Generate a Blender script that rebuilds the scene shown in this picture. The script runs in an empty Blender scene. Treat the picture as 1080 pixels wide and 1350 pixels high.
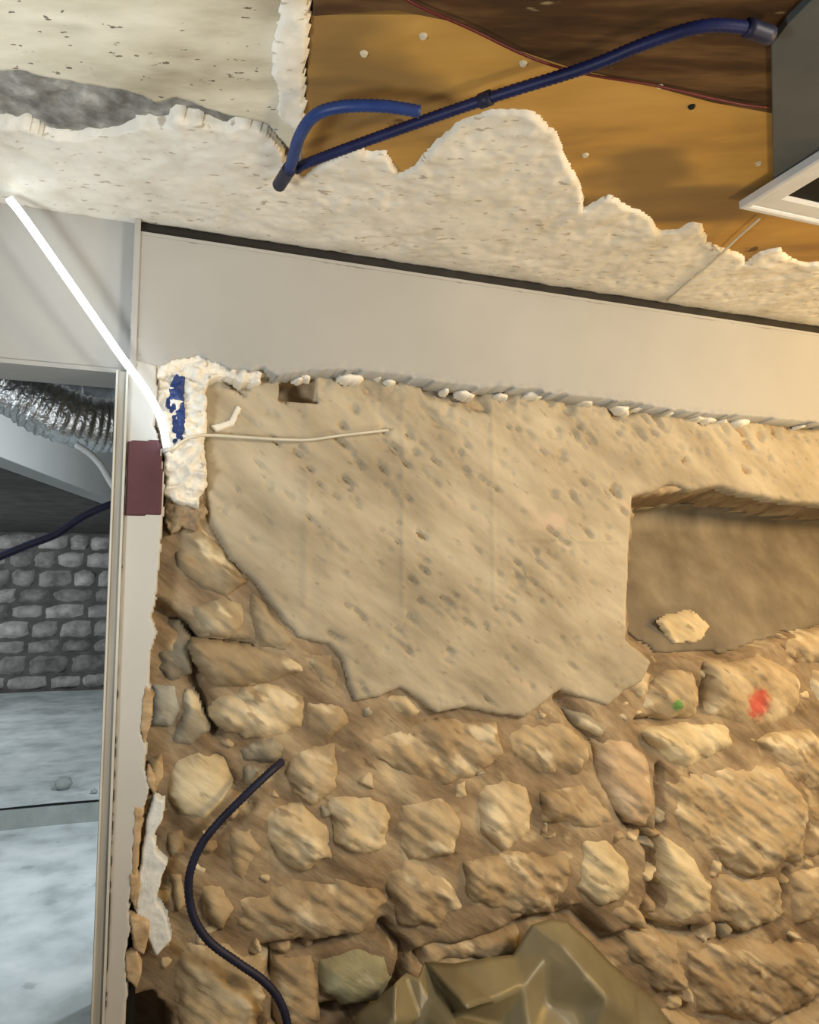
import bpy, bmesh, math, random
import numpy as np
from mathutils import Vector, Matrix
from mathutils.geometry import delaunay_2d_cdt

# ------------------------------------------------------------------ camera, world, lights, exposure
SC = bpy.context.scene
COL = SC.collection
CAM = Vector((0.0, 0.0, 1.4))
PITCH, YAW, FPX = math.radians(5.65), math.radians(20.0), 1000.0
cam_d = bpy.data.cameras.new('camera')
cam_d.sensor_fit = 'HORIZONTAL'; cam_d.sensor_width = 36.0; cam_d.lens = FPX / 1080.0 * 36.0
cam = bpy.data.objects.new('camera', cam_d); COL.objects.link(cam)
cam.location = CAM; cam.rotation_euler = (math.pi / 2 + PITCH, 0, -YAW)
SC.camera = cam

vs = SC.view_settings
vs.view_transform = 'Standard'; vs.look = 'None'; vs.gamma = 1.0; vs.use_curve_mapping = False
vs.exposure = 0.0

world = bpy.data.worlds.new('world'); SC.world = world; world.use_nodes = True
wb = world.node_tree.nodes['Background']
wb.inputs[0].default_value = (1.0, 0.95, 0.87, 1); wb.inputs[1].default_value = 0.2

def area(name, loc, target, size, power, color):
    l = bpy.data.lights.new(name, 'AREA'); l.energy = power; l.color = color; l.shape = 'DISK'; l.size = size
    o = bpy.data.objects.new(name, l); COL.objects.link(o); o.location = loc
    o.rotation_euler = (Vector(target) - Vector(loc)).to_track_quat('-Z', 'Y').to_euler()
    return o
area('warm_work_lamp', (3.5, 0.6, 2.0), (2.1, 2.2, 1.75), 0.4, 42, (1.0, 0.57, 0.12))
area('room_fill', (2.1, -0.3, 2.25), (1.5, 2.2, 0.7), 0.6, 46, (1.0, 0.93, 0.80))  # soft fill added behind the camera, no known source
area('ceiling_fill', (1.9, 0.2, 0.6), (1.7, 1.0, 2.44), 0.5, 16.5, (1.0, 0.84, 0.54))  # unseen uplight added to brighten the ceiling
area('ceiling_fill_left', (-0.85, 0.75, 1.25), (-0.35, 1.25, 2.44), 0.35, 20.5, (0.95, 1.0, 1.0))  # second unseen uplight, added to lift the ceiling's left part
area('bulkhead_fill', (0.55, 3.4, 2.0), (-1.2, 5.5, 0.9), 0.4, 38, (0.86, 0.95, 1.0))  # fill added out of sight behind the wall, for bulkhead and duct
area('side_room_door_lamp', (-1.5, 2.9, 2.0), (-0.9, 4.6, 0.0), 0.4, 22, (0.84, 0.95, 1.0))
area('far_wall_fill', (-3.0, 6.6, 1.9), (-1.2, 9.5, 0.9), 0.5, 80, (0.88, 0.96, 1.0))  # extra out-of-view fill, added to brighten the far stones

# ------------------------------------------------------------------ helpers
rng = np.random.RandomState(7); random.seed(7)

def ray(px, py):
    cx, cy = px - 540.0, 675.0 - py
    fw = FPX * math.cos(PITCH) - cy * math.sin(PITCH)
    up = cy * math.cos(PITCH) + FPX * math.sin(PITCH)
    return Vector((cx * math.cos(YAW) + fw * math.sin(YAW), fw * math.cos(YAW) - cx * math.sin(YAW), up))
def W(px, py, Y):                       # point on the vertical plane y = Y
    r = ray(px, py); return CAM + r * (Y / r.y)
def K(px, py, Z):                       # point on the horizontal plane z = Z
    r = ray(px, py); return CAM + r * ((Z - CAM.z) / r.z)
def wpoly(pts, Y): return [(W(x, y, Y).x, W(x, y, Y).z) for x, y in pts]
def kpoly(pts, Z): return [(K(x, y, Z).x, K(x, y, Z).y) for x, y in pts]

_perm = rng.rand(256, 256)
def vnoise(x, y):
    xi = np.floor(x).astype(int); yi = np.floor(y).astype(int)
    fx = x - xi; fy = y - yi
    fx = fx * fx * (3 - 2 * fx); fy = fy * fy * (3 - 2 * fy)
    a = _perm[xi % 256, yi % 256]; b = _perm[(xi + 1) % 256, yi % 256]
    c = _perm[xi % 256, (yi + 1) % 256]; d = _perm[(xi + 1) % 256, (yi + 1) % 256]
    return (a * (1 - fx) + b * fx) * (1 - fy) + (c * (1 - fx) + d * fx) * fy - 0.5
def fbm(x, y, s, octv=4, seed=0.0):     # about -0.5 .. 0.5, s = size in metres
    r = np.zeros_like(x); a = 0.55; f = 1.0 / s
    for i in range(octv):
        r += a * vnoise(x * f + 17.3 * i + seed, y * f + 5.7 * i + seed * 1.7); a *= 0.5; f *= 2.03
    return r
def streak(x, y, along=0.12, across=0.022, seed=0.0, octv=3):
    a = x * 0.80 - y * 0.60; b = x * 0.60 + y * 0.80
    return fbm(a / along, b / across, 1.0, octv, seed)

def sdist(P, poly):                     # signed distance, inside positive
    poly = np.asarray(poly, float); n = len(poly)
    d = np.full(len(P), 1e9); ins = np.zeros(len(P), bool)
    for i in range(n):
        a = poly[i]; b = poly[(i + 1) % n]
        ab = b - a; ap = P - a
        t = np.clip((ap @ ab) / max(ab @ ab, 1e-12), 0, 1)
        q = ap - t[:, None] * ab
        d = np.minimum(d, (q * q).sum(1))
        c = ((a[1] > P[:, 1]) != (b[1] > P[:, 1]))
        with np.errstate(divide='ignore', invalid='ignore'):
            xx = (b[0] - a[0]) * (P[:, 1] - a[1]) / (b[1] - a[1] if b[1] != a[1] else 1e-12) + a[0]
        ins ^= c & (P[:, 0] < xx)
    d = np.sqrt(d)
    return np.where(ins, d, -d)

def link(name, me, mat=None, parent=None, smooth=True):
    o = bpy.data.objects.new(name, me); COL.objects.link(o)
    if mat: me.materials.append(mat)
    if smooth: me.polygons.foreach_set('use_smooth', [True] * len(me.polygons))
    if parent: o.parent = parent
    return o
def mesh_np(name, V, F):
    me = bpy.data.meshes.new(name)
    me.from_pydata([tuple(v) for v in V], [], [tuple(f) for f in F]); me.update(); return me

def relief(name, poly, base, hfun, mat, parent=None, axis='wall', res=0.008, skirt=0.03, jag=(0.0, 0.03), seed=0.0):
    """a lumpy layer over a polygon: wall -> (x,z) standing out towards -y, ceil -> (x,y) hanging towards -z"""
    poly = np.asarray(poly, float)
    lo = poly.min(0) - res * 2 - jag[0]; hi = poly.max(0) + res * 2 + jag[0]
    nx = int((hi[0] - lo[0]) / res) + 2; ny = int((hi[1] - lo[1]) / res) + 2
    gx, gy = np.meshgrid(lo[0] + np.arange(nx) * res, lo[1] + np.arange(ny) * res, indexing='ij')
    P = np.stack([gx.ravel(), gy.ravel()], 1)
    sd = sdist(P, poly)
    if jag[0] > 0:
        sd = sd + jag[0] * 2 * fbm(P[:, 0], P[:, 1], jag[1], 4, seed + 3.1)
    h = hfun(sd, P[:, 0], P[:, 1])
    h = np.where(sd <= 0, -skirt, h)
    S = sd.reshape(nx, ny)
    q = np.maximum(np.maximum(S[:-1, :-1], S[1:, :-1]), np.maximum(S[:-1, 1:], S[1:, 1:])) > 0
    ii, jj = np.nonzero(q)
    idx = np.stack([ii * ny + jj, (ii + 1) * ny + jj, (ii + 1) * ny + jj + 1, ii * ny + jj + 1], 1)
    used = np.unique(idx); remap = np.full(nx * ny, -1); remap[used] = np.arange(len(used))
    F = remap[idx]
    if axis == 'wall':
        V = np.stack([P[used, 0], base - h[used], P[used, 1]], 1)
    else:
        V = np.stack([P[used, 0], P[used, 1], base - h[used]], 1); F = F[:, ::-1]
    return link(name, mesh_np(name, V, F), mat, parent)

def edge(sd, w):                        # rounded shoulder 0..1 over width w
    t = np.clip(sd / w, 0, 1); return np.sqrt(np.clip(1 - (1 - t) ** 2, 0, 1))

def box(name, x0, x1, y0, y1, z0, z1, mat, parent=None, bevel=0.0):
    bm = bmesh.new(); bmesh.ops.create_cube(bm, size=1.0)
    for v in bm.verts:
        v.co = Vector(((x0 + x1) / 2 + v.co.x * (x1 - x0), (y0 + y1) / 2 + v.co.y * (y1 - y0), (z0 + z1) / 2 + v.co.z * (z1 - z0)))
    if bevel: bmesh.ops.bevel(bm, geom=bm.edges[:], offset=bevel, segments=2, affect='EDGES', profile=0.5)
    me = bpy.data.meshes.new(name); bm.to_mesh(me); bm.free()
    return link(name, me, mat, parent, False)

def prism(name, bottom, dz, mat, parent=None, bevel=0.0):   # plan polygon (x,y,z) extruded upwards by dz
    bm = bmesh.new(); vs_ = [bm.verts.new(p) for p in bottom]
    f = bm.faces.new(vs_); r = bmesh.ops.extrude_face_region(bm, geom=[f])
    for v in r['geom']:
        if isinstance(v, bmesh.types.BMVert): v.co.z += dz
    bmesh.ops.recalc_face_normals(bm, faces=bm.faces[:])
    if bevel: bmesh.ops.bevel(bm, geom=bm.edges[:], offset=bevel, segments=2, affect='EDGES', profile=0.5)
    me = bpy.data.meshes.new(name); bm.to_mesh(me); bm.free()
    return link(name, me, mat, parent, False)

def spline(pts, step):
    pts = [Vector(p) for p in pts]; P = [pts[0] * 2 - pts[1]] + pts + [pts[-1] * 2 - pts[-2]]
    out = []
    for i in range(1, len(P) - 2):
        n = max(2, int((P[i + 1] - P[i]).length / step))
        for k in range(n):
            t = k / n; a, b, c, d = P[i - 1], P[i], P[i + 1], P[i + 2]
            out.append(0.5 * ((2 * b) + (c - a) * t + (2 * a - 5 * b + 4 * c - d) * t * t + (3 * b - a - 3 * c + d) * t ** 3))
    out.append(pts[-1]); return out
def tube(name, pts, rad, mat, parent=None, step=0.02, seg=12, rf=None, cap=True):
    c = spline(pts, step); V = []; F = []; s = 0.0
    t0 = (c[1] - c[0]).normalized(); n = t0.orthogonal().normalized(); prev = t0
    for i, p in enumerate(c):
        t = (c[min(i + 1, len(c) - 1)] - c[max(i - 1, 0)]).normalized()
        n = (n - t * n.dot(t)).normalized(); b = t.cross(n)
        if i: s += (p - c[i - 1]).length
        for k in range(seg):
            a = 2 * math.pi * k / seg
            r = rad if rf is None else rf(s, a, i)
            V.append(p + (n * math.cos(a) + b * math.sin(a)) * r)
    for i in range(len(c) - 1):
        for k in range(seg):
            F.append((i * seg + k, i * seg + (k + 1) % seg, (i + 1) * seg + (k + 1) % seg, (i + 1) * seg + k))
    if cap:
        F.append(tuple(range(seg))[::-1]); F.append(tuple((len(c) - 1) * seg + k for k in range(seg)))
    return link(name, mesh_np(name, V, F), mat, parent)

def thing(name, label, cat, loc, group=None):
    o = bpy.data.objects.new(name, None); COL.objects.link(o); o.location = loc; o.empty_display_size = 0.05
    bpy.context.view_layer.update()
    return tag(o, label, cat, group)
def tag(o, label, cat, group=None):
    o['label'] = label; o['category'] = cat
    if group: o['group'] = group
    return o
def structure(o): o['kind'] = 'structure'; return o
def adopt(parent, *kids):               # keep the children where they stand although the Empty has a place of its own
    for k in kids:
        k.parent = parent; k.matrix_parent_inverse = Matrix.Translation(parent.location).inverted()

# ------------------------------------------------------------------ materials
def lin(c):
    r = []
    for v in c:
        v = v / 255.0; r.append(v / 12.92 if v <= 0.04045 else ((v + 0.055) / 1.055) ** 2.4)
    return (*r, 1.0)

def material(name, stops, scale=(8, 8, 8), detail=4, rough=0.85, bump=0.0, bump_scale=None, rot=0.0, spots=None,
             metal=0.0, use_obj=False, marks=(), spec=0.3, dist=0.006, lo=0.3, hi=0.7, rotz=0.0):
    m = bpy.data.materials.new(name); m.use_nodes = True; nt = m.node_tree; N = nt.nodes; L = nt.links
    bs = N['Principled BSDF']; bs.inputs['Roughness'].default_value = rough; bs.inputs['Metallic'].default_value = metal
    bs.inputs['Specular IOR Level'].default_value = spec
    geo = N.new('ShaderNodeNewGeometry')
    mp = N.new('ShaderNodeMapping'); mp.inputs['Rotation'].default_value = (0, rot, rotz); L.new(geo.outputs['Position'], mp.inputs['Vector'])
    m2 = N.new('ShaderNodeMapping'); m2.inputs['Scale'].default_value = scale; L.new(mp.outputs['Vector'], m2.inputs['Vector'])
    nz = N.new('ShaderNodeTexNoise'); nz.inputs['Scale'].default_value = 1.0; nz.inputs['Detail'].default_value = detail; nz.inputs['Roughness'].default_value = 0.6
    L.new(m2.outputs['Vector'], nz.inputs['Vector'])
    rp = N.new('ShaderNodeValToRGB'); L.new(nz.outputs['Fac'], rp.inputs['Fac'])
    el = rp.color_ramp.elements
    while len(el) < len(stops): el.new(0.5)
    for i, c in enumerate(stops):
        el[i].position = lo + (hi - lo) * i / max(1, len(stops) - 1); el[i].color = lin(c)
    col = rp.outputs['Color']
    if use_obj:
        oi = N.new('ShaderNodeObjectInfo'); mx = N.new('ShaderNodeMix'); mx.data_type = 'RGBA'; mx.blend_type = 'MULTIPLY'; mx.inputs['Factor'].default_value = 1.0
        L.new(col, mx.inputs['A']); L.new(oi.outputs['Color'], mx.inputs['B']); col = mx.outputs['Result']
    def over(fac, colour):
        nonlocal col
        mx = N.new('ShaderNodeMix'); mx.data_type = 'RGBA'; L.new(fac, mx.inputs['Factor']); L.new(col, mx.inputs['A'])
        mx.inputs['B'].default_value = lin(colour); col = mx.outputs['Result']
    for sp in (spots or ()):            # (colour, scale, threshold, softness, strength) stains and specks
        c, s, th, so, st = sp
        m3 = N.new('ShaderNodeMapping'); m3.inputs['Scale'].default_value = s; L.new(mp.outputs['Vector'], m3.inputs['Vector'])
        n2 = N.new('ShaderNodeTexNoise'); n2.inputs['Scale'].default_value = 1.0; n2.inputs['Detail'].default_value = 3.0
        L.new(m3.outputs['Vector'], n2.inputs['Vector'])
        mr = N.new('ShaderNodeMapRange'); mr.interpolation_type = 'SMOOTHSTEP'
        mr.inputs['From Min'].default_value = th; mr.inputs['From Max'].default_value = th + so
        mr.inputs['To Max'].default_value = st; L.new(n2.outputs['Fac'], mr.inputs['Value'])
        over(mr.outputs['Result'], c)
    for c, p, r in marks:               # sprayed paint: a noisy blob round a world point, it stays on the stone
        vm = N.new('ShaderNodeVectorMath'); vm.operation = 'MULTIPLY'; L.new(geo.outputs['Position'], vm.inputs[0]); vm.inputs[1].default_value = (1, 0.2, 1)
        vd = N.new('ShaderNodeVectorMath'); vd.operation = 'DISTANCE'; L.new(vm.outputs['Vector'], vd.inputs[0]); vd.inputs[1].default_value = (p[0], p[1] * 0.2, p[2])
        n2 = N.new('ShaderNodeTexNoise'); n2.inputs['Scale'].default_value = 45.0; n2.inputs['Detail'].default_value = 4.0; L.new(geo.outputs['Position'], n2.inputs['Vector'])
        ma = N.new('ShaderNodeMath'); ma.operation = 'MULTIPLY_ADD'; L.new(n2.outputs['Fac'], ma.inputs[0]); ma.inputs[1].default_value = r * 1.3; L.new(vd.outputs['Value'], ma.inputs[2])
        mr = N.new('ShaderNodeMapRange'); mr.inputs['From Min'].default_value = r * 1.75; mr.inputs['From Max'].default_value = r * 1.25
        mr.inputs['To Max'].default_value = 0.8; L.new(ma.outputs[0], mr.inputs['Value']); over(mr.outputs['Result'], c)
    L.new(col, bs.inputs['Base Color'])
    if bump:
        m4 = N.new('ShaderNodeMapping'); m4.inputs['Scale'].default_value = bump_scale or scale; L.new(mp.outputs['Vector'], m4.inputs['Vector'])
        n3 = N.new('ShaderNodeTexNoise'); n3.inputs['Scale'].default_value = 1.0; n3.inputs['Detail'].default_value = 5.0; L.new(m4.outputs['Vector'], n3.inputs['Vector'])
        bp = N.new('ShaderNodeBump'); bp.inputs['Strength'].default_value = bump; bp.inputs['Distance'].default_value = dist
        L.new(n3.outputs['Fac'], bp.inputs['Height']); L.new(bp.outputs['Normal'], bs.inputs['Normal'])
    return m
def glow(name, colour, strength):
    m = bpy.data.materials.new(name); m.use_nodes = True; b = m.node_tree.nodes['Principled BSDF']
    b.inputs['Base Color'].default_value = (0.9, 0.9, 0.9, 1); b.inputs['Emission Color'].default_value = colour; b.inputs['Emission Strength'].default_value = strength
    return m

ST = math.radians(-37)                  # the slant of the stone's grain
H = CAM.z + 0.472 * 2.2                 # ceiling height, about 2.44 m
red_p = W(1010, 930, 2.235); green_p = W(903, 932, 2.235)
M = {}
M['paint'] = material('white_wall_paint', [(164, 164, 162), (173, 173, 171)], (2, 2, 2), bump=0.12, bump_scale=(60, 60, 60), rough=0.6, dist=0.002)
M['pier_paint'] = material('pale_pier_paint', [(188, 188, 186), (198, 198, 195)], (2, 2, 2), bump=0.12, bump_scale=(60, 60, 60), rough=0.6, dist=0.002)
M['plaster'] = material('rough_white_plaster', [(214, 208, 194), (232, 228, 218), (240, 236, 226)], (9, 9, 9), bump=0.4, bump_scale=(35, 35, 35), spots=[((150, 130, 100), (26, 60, 26), 0.64, 0.06, 0.6)], rotz=0.3)
M['old_plaster'] = material('smeared_old_plaster', [(166, 156, 134), (206, 200, 180), (228, 223, 206)], (3, 7, 3), bump=0.3, bump_scale=(14, 30, 14), rotz=0.35,
                            spots=[((150, 142, 122), (2.2, 6, 2), 0.54, 0.14, 0.55), ((70, 55, 40), (40, 80, 40), 0.67, 0.03, 0.8)])
M['concrete'] = material('grey_concrete', [(104, 102, 98), (150, 148, 144), (206, 204, 200)], (16, 16, 16), bump=0.6, bump_scale=(40, 40, 40), lo=0.35, hi=0.75)
M['mortar'] = material('brown_earth_mortar', [(114, 96, 74), (150, 131, 106), (188, 170, 140)], (4, 4, 14), rot=ST, bump=0.6, bump_scale=(14, 14, 50), dist=0.01, lo=0.32, hi=0.7,
                       spots=[((204, 186, 150), (7, 7, 13), 0.60, 0.12, 0.7), ((78, 62, 46), (8, 8, 26), 0.66, 0.06, 0.6)])
M['niche'] = material('grey_niche_render', [(104, 95, 80), (126, 116, 99), (148, 138, 119)], (5, 5, 2), bump=0.3, bump_scale=(16, 16, 30))  # greyer, darker render colour for the niche alone
M['stone'] = material('field_stone', [(192, 180, 162), (228, 219, 202), (254, 251, 242)], (4, 4, 14), rot=ST, bump=0.55, bump_scale=(12, 12, 55), use_obj=True, dist=0.008, spots=[((236, 222, 190), (6, 6, 15), 0.57, 0.12, 0.65), ((104, 86, 64), (7, 7, 24), 0.60, 0.09, 0.6)],
                      marks=[((196, 62, 56), red_p, 0.062), ((70, 140, 60), green_p, 0.026)])
M['render'] = material('lime_render', [(148, 138, 118), (172, 161, 140), (192, 182, 160)], (3, 3, 9), rot=ST, bump=0.45, bump_scale=(12, 12, 45),
                       spots=[((112, 94, 70), (18, 18, 44), 0.63, 0.14, 0.55), ((205, 180, 160), (5, 5, 8), 0.66, 0.1, 0.5)], dist=0.006)
M['ply'] = material('plywood', [(152, 116, 64), (184, 142, 72), (198, 156, 84)], (7, 1.6, 3), rough=0.6, bump=0.08, rotz=math.radians(-62),
                    spots=[((92, 76, 54), (2.6, 1.6, 2), 0.52, 0.12, 0.6), ((60, 36, 16), (9, 9, 9), 0.70, 0.05, 0.8)])
M['dark_ply'] = material('stained_board', [(40, 25, 14), (74, 50, 28), (112, 84, 52)], (20, 3, 3), rough=0.6, bump=0.3, rotz=math.radians(-72),
                         spots=[((170, 150, 118), (30, 8, 8), 0.69, 0.05, 0.6)])
M['blue'] = material('blue_plastic', [(30, 50, 104), (40, 64, 122)], (20, 20, 20), rough=0.45)
M['navy_blue'] = material('dark_blue_plastic', [(18, 24, 64), (28, 36, 84)], (20, 20, 20), rough=0.5)
M['navy'] = material('navy_plastic', [(26, 28, 48), (38, 40, 66)], (20, 20, 20), rough=0.5)
M['red_wire'] = material('dark_red_wire', [(74, 16, 14), (96, 26, 22)], (20, 20, 20), rough=0.5)
M['slot'] = material('dark_aluminium', [(34, 33, 32), (46, 44, 42)], (20, 20, 20), rough=0.5)
M['grey_board'] = material('blue_grey_board', [(72, 76, 78), (86, 89, 90)], (5, 5, 5), rough=0.6)
M['maroon'] = material('maroon_board', [(82, 52, 60), (98, 64, 70)], (6, 6, 6), rough=0.7)
M['foil'] = material('crumpled_foil', [(176, 178, 180), (216, 218, 220)], (30, 30, 30), rough=0.36, metal=1.0, bump=0.8, bump_scale=(45, 45, 45), dist=0.01)
M['dark_duct'] = material('dark_grey_duct', [(60, 62, 64), (86, 88, 90)], (20, 20, 20), rough=0.5, bump=0.3)
M['led'] = glow('led_glow', (0.86, 0.95, 1.0, 1), 6.5)
M['alu'] = material('white_aluminium', [(206, 208, 210), (222, 224, 226)], (10, 10, 10), rough=0.4)
M['wood_trim'] = material('grey_beige_batten', [(148, 145, 138), (176, 172, 164)], (60, 60, 3), rough=0.7)
M['bead'] = material('pale_plastic_bead', [(196, 196, 190), (214, 214, 208)], (10, 10, 10), rough=0.4)
M['wire'] = material('clear_white_wire', [(200, 196, 180), (216, 212, 198)], (10, 10, 10), rough=0.35)
M['gypsum'] = material('broken_gypsum', [(206, 212, 214), (232, 236, 236)], (30, 30, 30), bump=0.5, bump_scale=(70, 70, 70))
M['paper'] = material('torn_tan_paper', [(158, 132, 98), (208, 184, 150)], (16, 16, 30), bump=0.3)
M['far_stone'] = material('grey_far_stone', [(120, 116, 112), (164, 160, 156), (194, 190, 186)], (6, 6, 6), use_obj=True, bump=0.6, bump_scale=(14, 14, 14), dist=0.02)
M['far_mortar'] = material('grey_far_mortar', [(70, 68, 66), (100, 97, 94)], (6, 6, 6), bump=0.5)
M['dust'] = material('white_dusty_floor', [(176, 182, 182), (206, 212, 212), (226, 230, 230)], (3, 3, 3), bump=0.35, bump_scale=(16, 16, 16), lo=0.35, hi=0.65,
                     spots=[((150, 156, 156), (8, 8, 8), 0.66, 0.06, 0.5)])
M['riser'] = material('grey_dusty_riser', [(136, 142, 138), (166, 170, 166)], (6, 6, 6), bump=0.4)
M['sheet'] = material('beige_plastic_sheet', [(114, 105, 80), (138, 129, 100)], (4, 4, 4), rough=0.38, bump=0.15, bump_scale=(10, 10, 10), spec=0.5)
M['floor'] = material('dusty_concrete_floor', [(120, 108, 92), (150, 138, 120)], (4, 4, 4), bump=0.4)
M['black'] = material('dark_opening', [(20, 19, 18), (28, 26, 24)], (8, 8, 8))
M['chip'] = material('white_screw_head', [(190, 180, 156), (210, 200, 178)], (40, 40, 40))

ZM = -0.35                              # floor of the room in front, lower than the side room's
# ------------------------------------------------------------------ the setting: wall with its stones
YM = 2.31                               # face of the mortar between the stones
YF = 2.20                               # face of the plastered band and of the pier
wall = structure(box('wall_back', -0.05, 4.2, YM + 0.42, YM + 0.6, ZM, H + 0.05, M['mortar']))
niche = np.array(wpoly([(830, 655), (880, 648), (960, 640), (1230, 676), (1230, 850), (1046, 838), (960, 868), (868, 868), (826, 840)], YM))
hole1 = np.array(wpoly([(366, 497), (412, 500), (414, 536), (366, 530)], YM))
hole2 = np.array(wpoly([(160, 1310), (200, 1300), (226, 1335), (228, 1400), (160, 1400)], YM))
crev = [([(800, 1020), (830, 1080), (858, 1112), (864, 1190)], .022, .05), ([(735, 920), (780, 975), (800, 1030)], .018, .03), ([(866, 1010), (868, 1092)], .012, .04),
        ([(340, 1258), (400, 1242), (452, 1226)], .018, .05), ([(350, 1262), (366, 1300), (362, 1350)], .012, .03), ([(505, 1222), (534, 1252), (516, 1310), (470, 1326), (420, 1336)], .016, .05),
        ([(552, 1260), (640, 1246), (700, 1212), (760, 1202), (800, 1240), (850, 1226), (900, 1230), (985, 1226)], .02, .05), ([(1034, 1150), (1024, 1215)], .016, .04),
        ([(206, 800), (246, 826), (258, 900), (284, 965)], .018, .05), ([(284, 1000), (330, 1060), (284, 1100)], .012, .02), ([(846, 1200), (872, 1235), (900, 1330)], .014, .03), ([(1000, 1316), (1046, 1346)], .014, .04),
        ([(840, 950), (900, 946), (925, 935), (925, 880)], .010, .04), ([(250, 838), (330, 850)], .01, .03)]
crev = [(np.array(wpoly(p, YM)), w, d) for p, w, d in crev]
def pdist(P, line):
    d = np.full(len(P), 1e9)
    for a, b in zip(line[:-1], line[1:]):
        ab = b - a; ap = P - a; t = np.clip((ap @ ab) / (ab @ ab), 0, 1); q = ap - t[:, None] * ab; d = np.minimum(d, (q * q).sum(1))
    return np.sqrt(d)
def mortar_h(sd, x, z):
    h = 0.012 + 0.05 * fbm(x, z, 0.16, 5, 2.0) + 0.016 * streak(x, z, 0.12, 0.03, 1.0)
    PC = np.stack([x, z], 1)
    for l, w, d in crev:
        h = h - 1.7 * d * np.exp(-((pdist(PC, l) + 0.012 * fbm(x, z, 0.05, 3, 6.0)) / w) ** 2)
    P = np.stack([x, z], 1)
    s = sdist(P, niche) + 0.02 * fbm(x, z, 0.06, 3, 9.0)
    top = niche[:, 1].max(); bot = niche[:, 1].min()
    dep = 0.34 * np.clip((z - bot) / (top - bot) * 1.3, 0.14, 1)
    h = h * np.where(s > 0.02, 0.5, 1) - np.minimum(np.clip(s, 0, None) * 6.0, dep)
    for hp, d in ((hole1, 0.10), (hole2, 0.16)):
        s = sdist(P, hp) + 0.006 * fbm(x, z, 0.04, 3, 4.0); h = h - np.minimum(np.clip(s, 0, None) * 6, d)
    return h
relief('mortar', [(-0.05, ZM), (3.9, ZM), (3.9, H), (-0.05, H)], YM, mortar_h, M['mortar'], wall, res=0.011, skirt=0.0)
def niche_h(sd, x, z):
    return mortar_h(sd, x, z) * 0.97 + 0.006 + 0.012 * fbm(x, z, 0.2, 3, 5.0)
relief('niche_back', wpoly([(842, 668), (880, 660), (960, 654), (1230, 690), (1230, 846), (1046, 836), (960, 862), (870, 862), (840, 836)], YM), YM, niche_h, M['niche'], wall, res=0.011, skirt=0.3, jag=(0.01, 0.06))

# the lime render that still covers the upper wall
render_px = [(262, 440), (264, 540), (272, 680), (300, 735), (345, 780), (390, 842), (432, 850), (448, 868), (458, 905), (466, 926), (500, 922), (526, 908), (545, 920), (575, 941), (610, 934), (640, 940),
             (690, 946), (712, 930), (738, 912), (765, 922), (800, 932), (822, 912), (845, 900), (858, 872), (824, 842), (827, 740), (834, 656), (860, 650), (882, 640), (915, 648), (950, 642), (975, 650), (1000, 655), (1046, 664), (1240, 676), (1400, 690), (1400, 470)]
YR = 2.285
def render_h(sd, x, z):
    h = 0.026 * edge(sd, 0.02) + 0.020 * fbm(x, z, 0.25, 3, 5.0) + 0.005 * streak(x, z, 0.07, 0.02, 3.0)
    pits = np.clip(streak(x, z, 0.06, 0.017, 8.0, 3) + 0.3 * fbm(x, z, 0.3, 2, 3.0) - 0.15, 0, 0.25); h -= 0.11 * pits * np.clip(sd / 0.03, 0, 1)
    for xp, w in ((402, 0.012), (530, 0.008), (648, 0.008)):
        xc = W(xp, 700, YR).x; h += 0.004 * np.exp(-((x - xc) / w) ** 2) * (z > W(540, 800, YR).z)
    zc = W(750, 712, YR).z; h += 0.006 * np.exp(-((z - zc + 0.01 * fbm(x, z, 0.1, 2)) / 0.006) ** 2) * (x > W(670, 700, YR).x) * (x < W(815, 700, YR).x)
    top = W(640, 520, YR).z - 0.02; tt = np.clip((z - top + 0.05) / 0.06, 0, 1)
    tl = np.clip((z - (1.86 - 0.02 * x)) / 0.12, 0, 1) * np.clip((x - 0.5) / 0.3, 0, 1)
    h -= 0.03 * tt * np.clip(fbm(x, z, 0.07, 3, 21.0) * 4 + 0.3, 0, 1) + 0.10 * tl * np.clip(streak(x, z, 0.07, 0.03, 18.0, 3) - 0.06, 0, 0.25)
    for hp in (hole1,):
        s = sdist(np.stack([x, z], 1), hp); h = np.where(s > 0, -0.12, h)
    return h
relief('lime_render', wpoly(render_px, YR), YR + 0.012, render_h, M['render'], wall, res=0.007, skirt=0.03, jag=(0.006, 0.05), seed=2)

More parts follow.
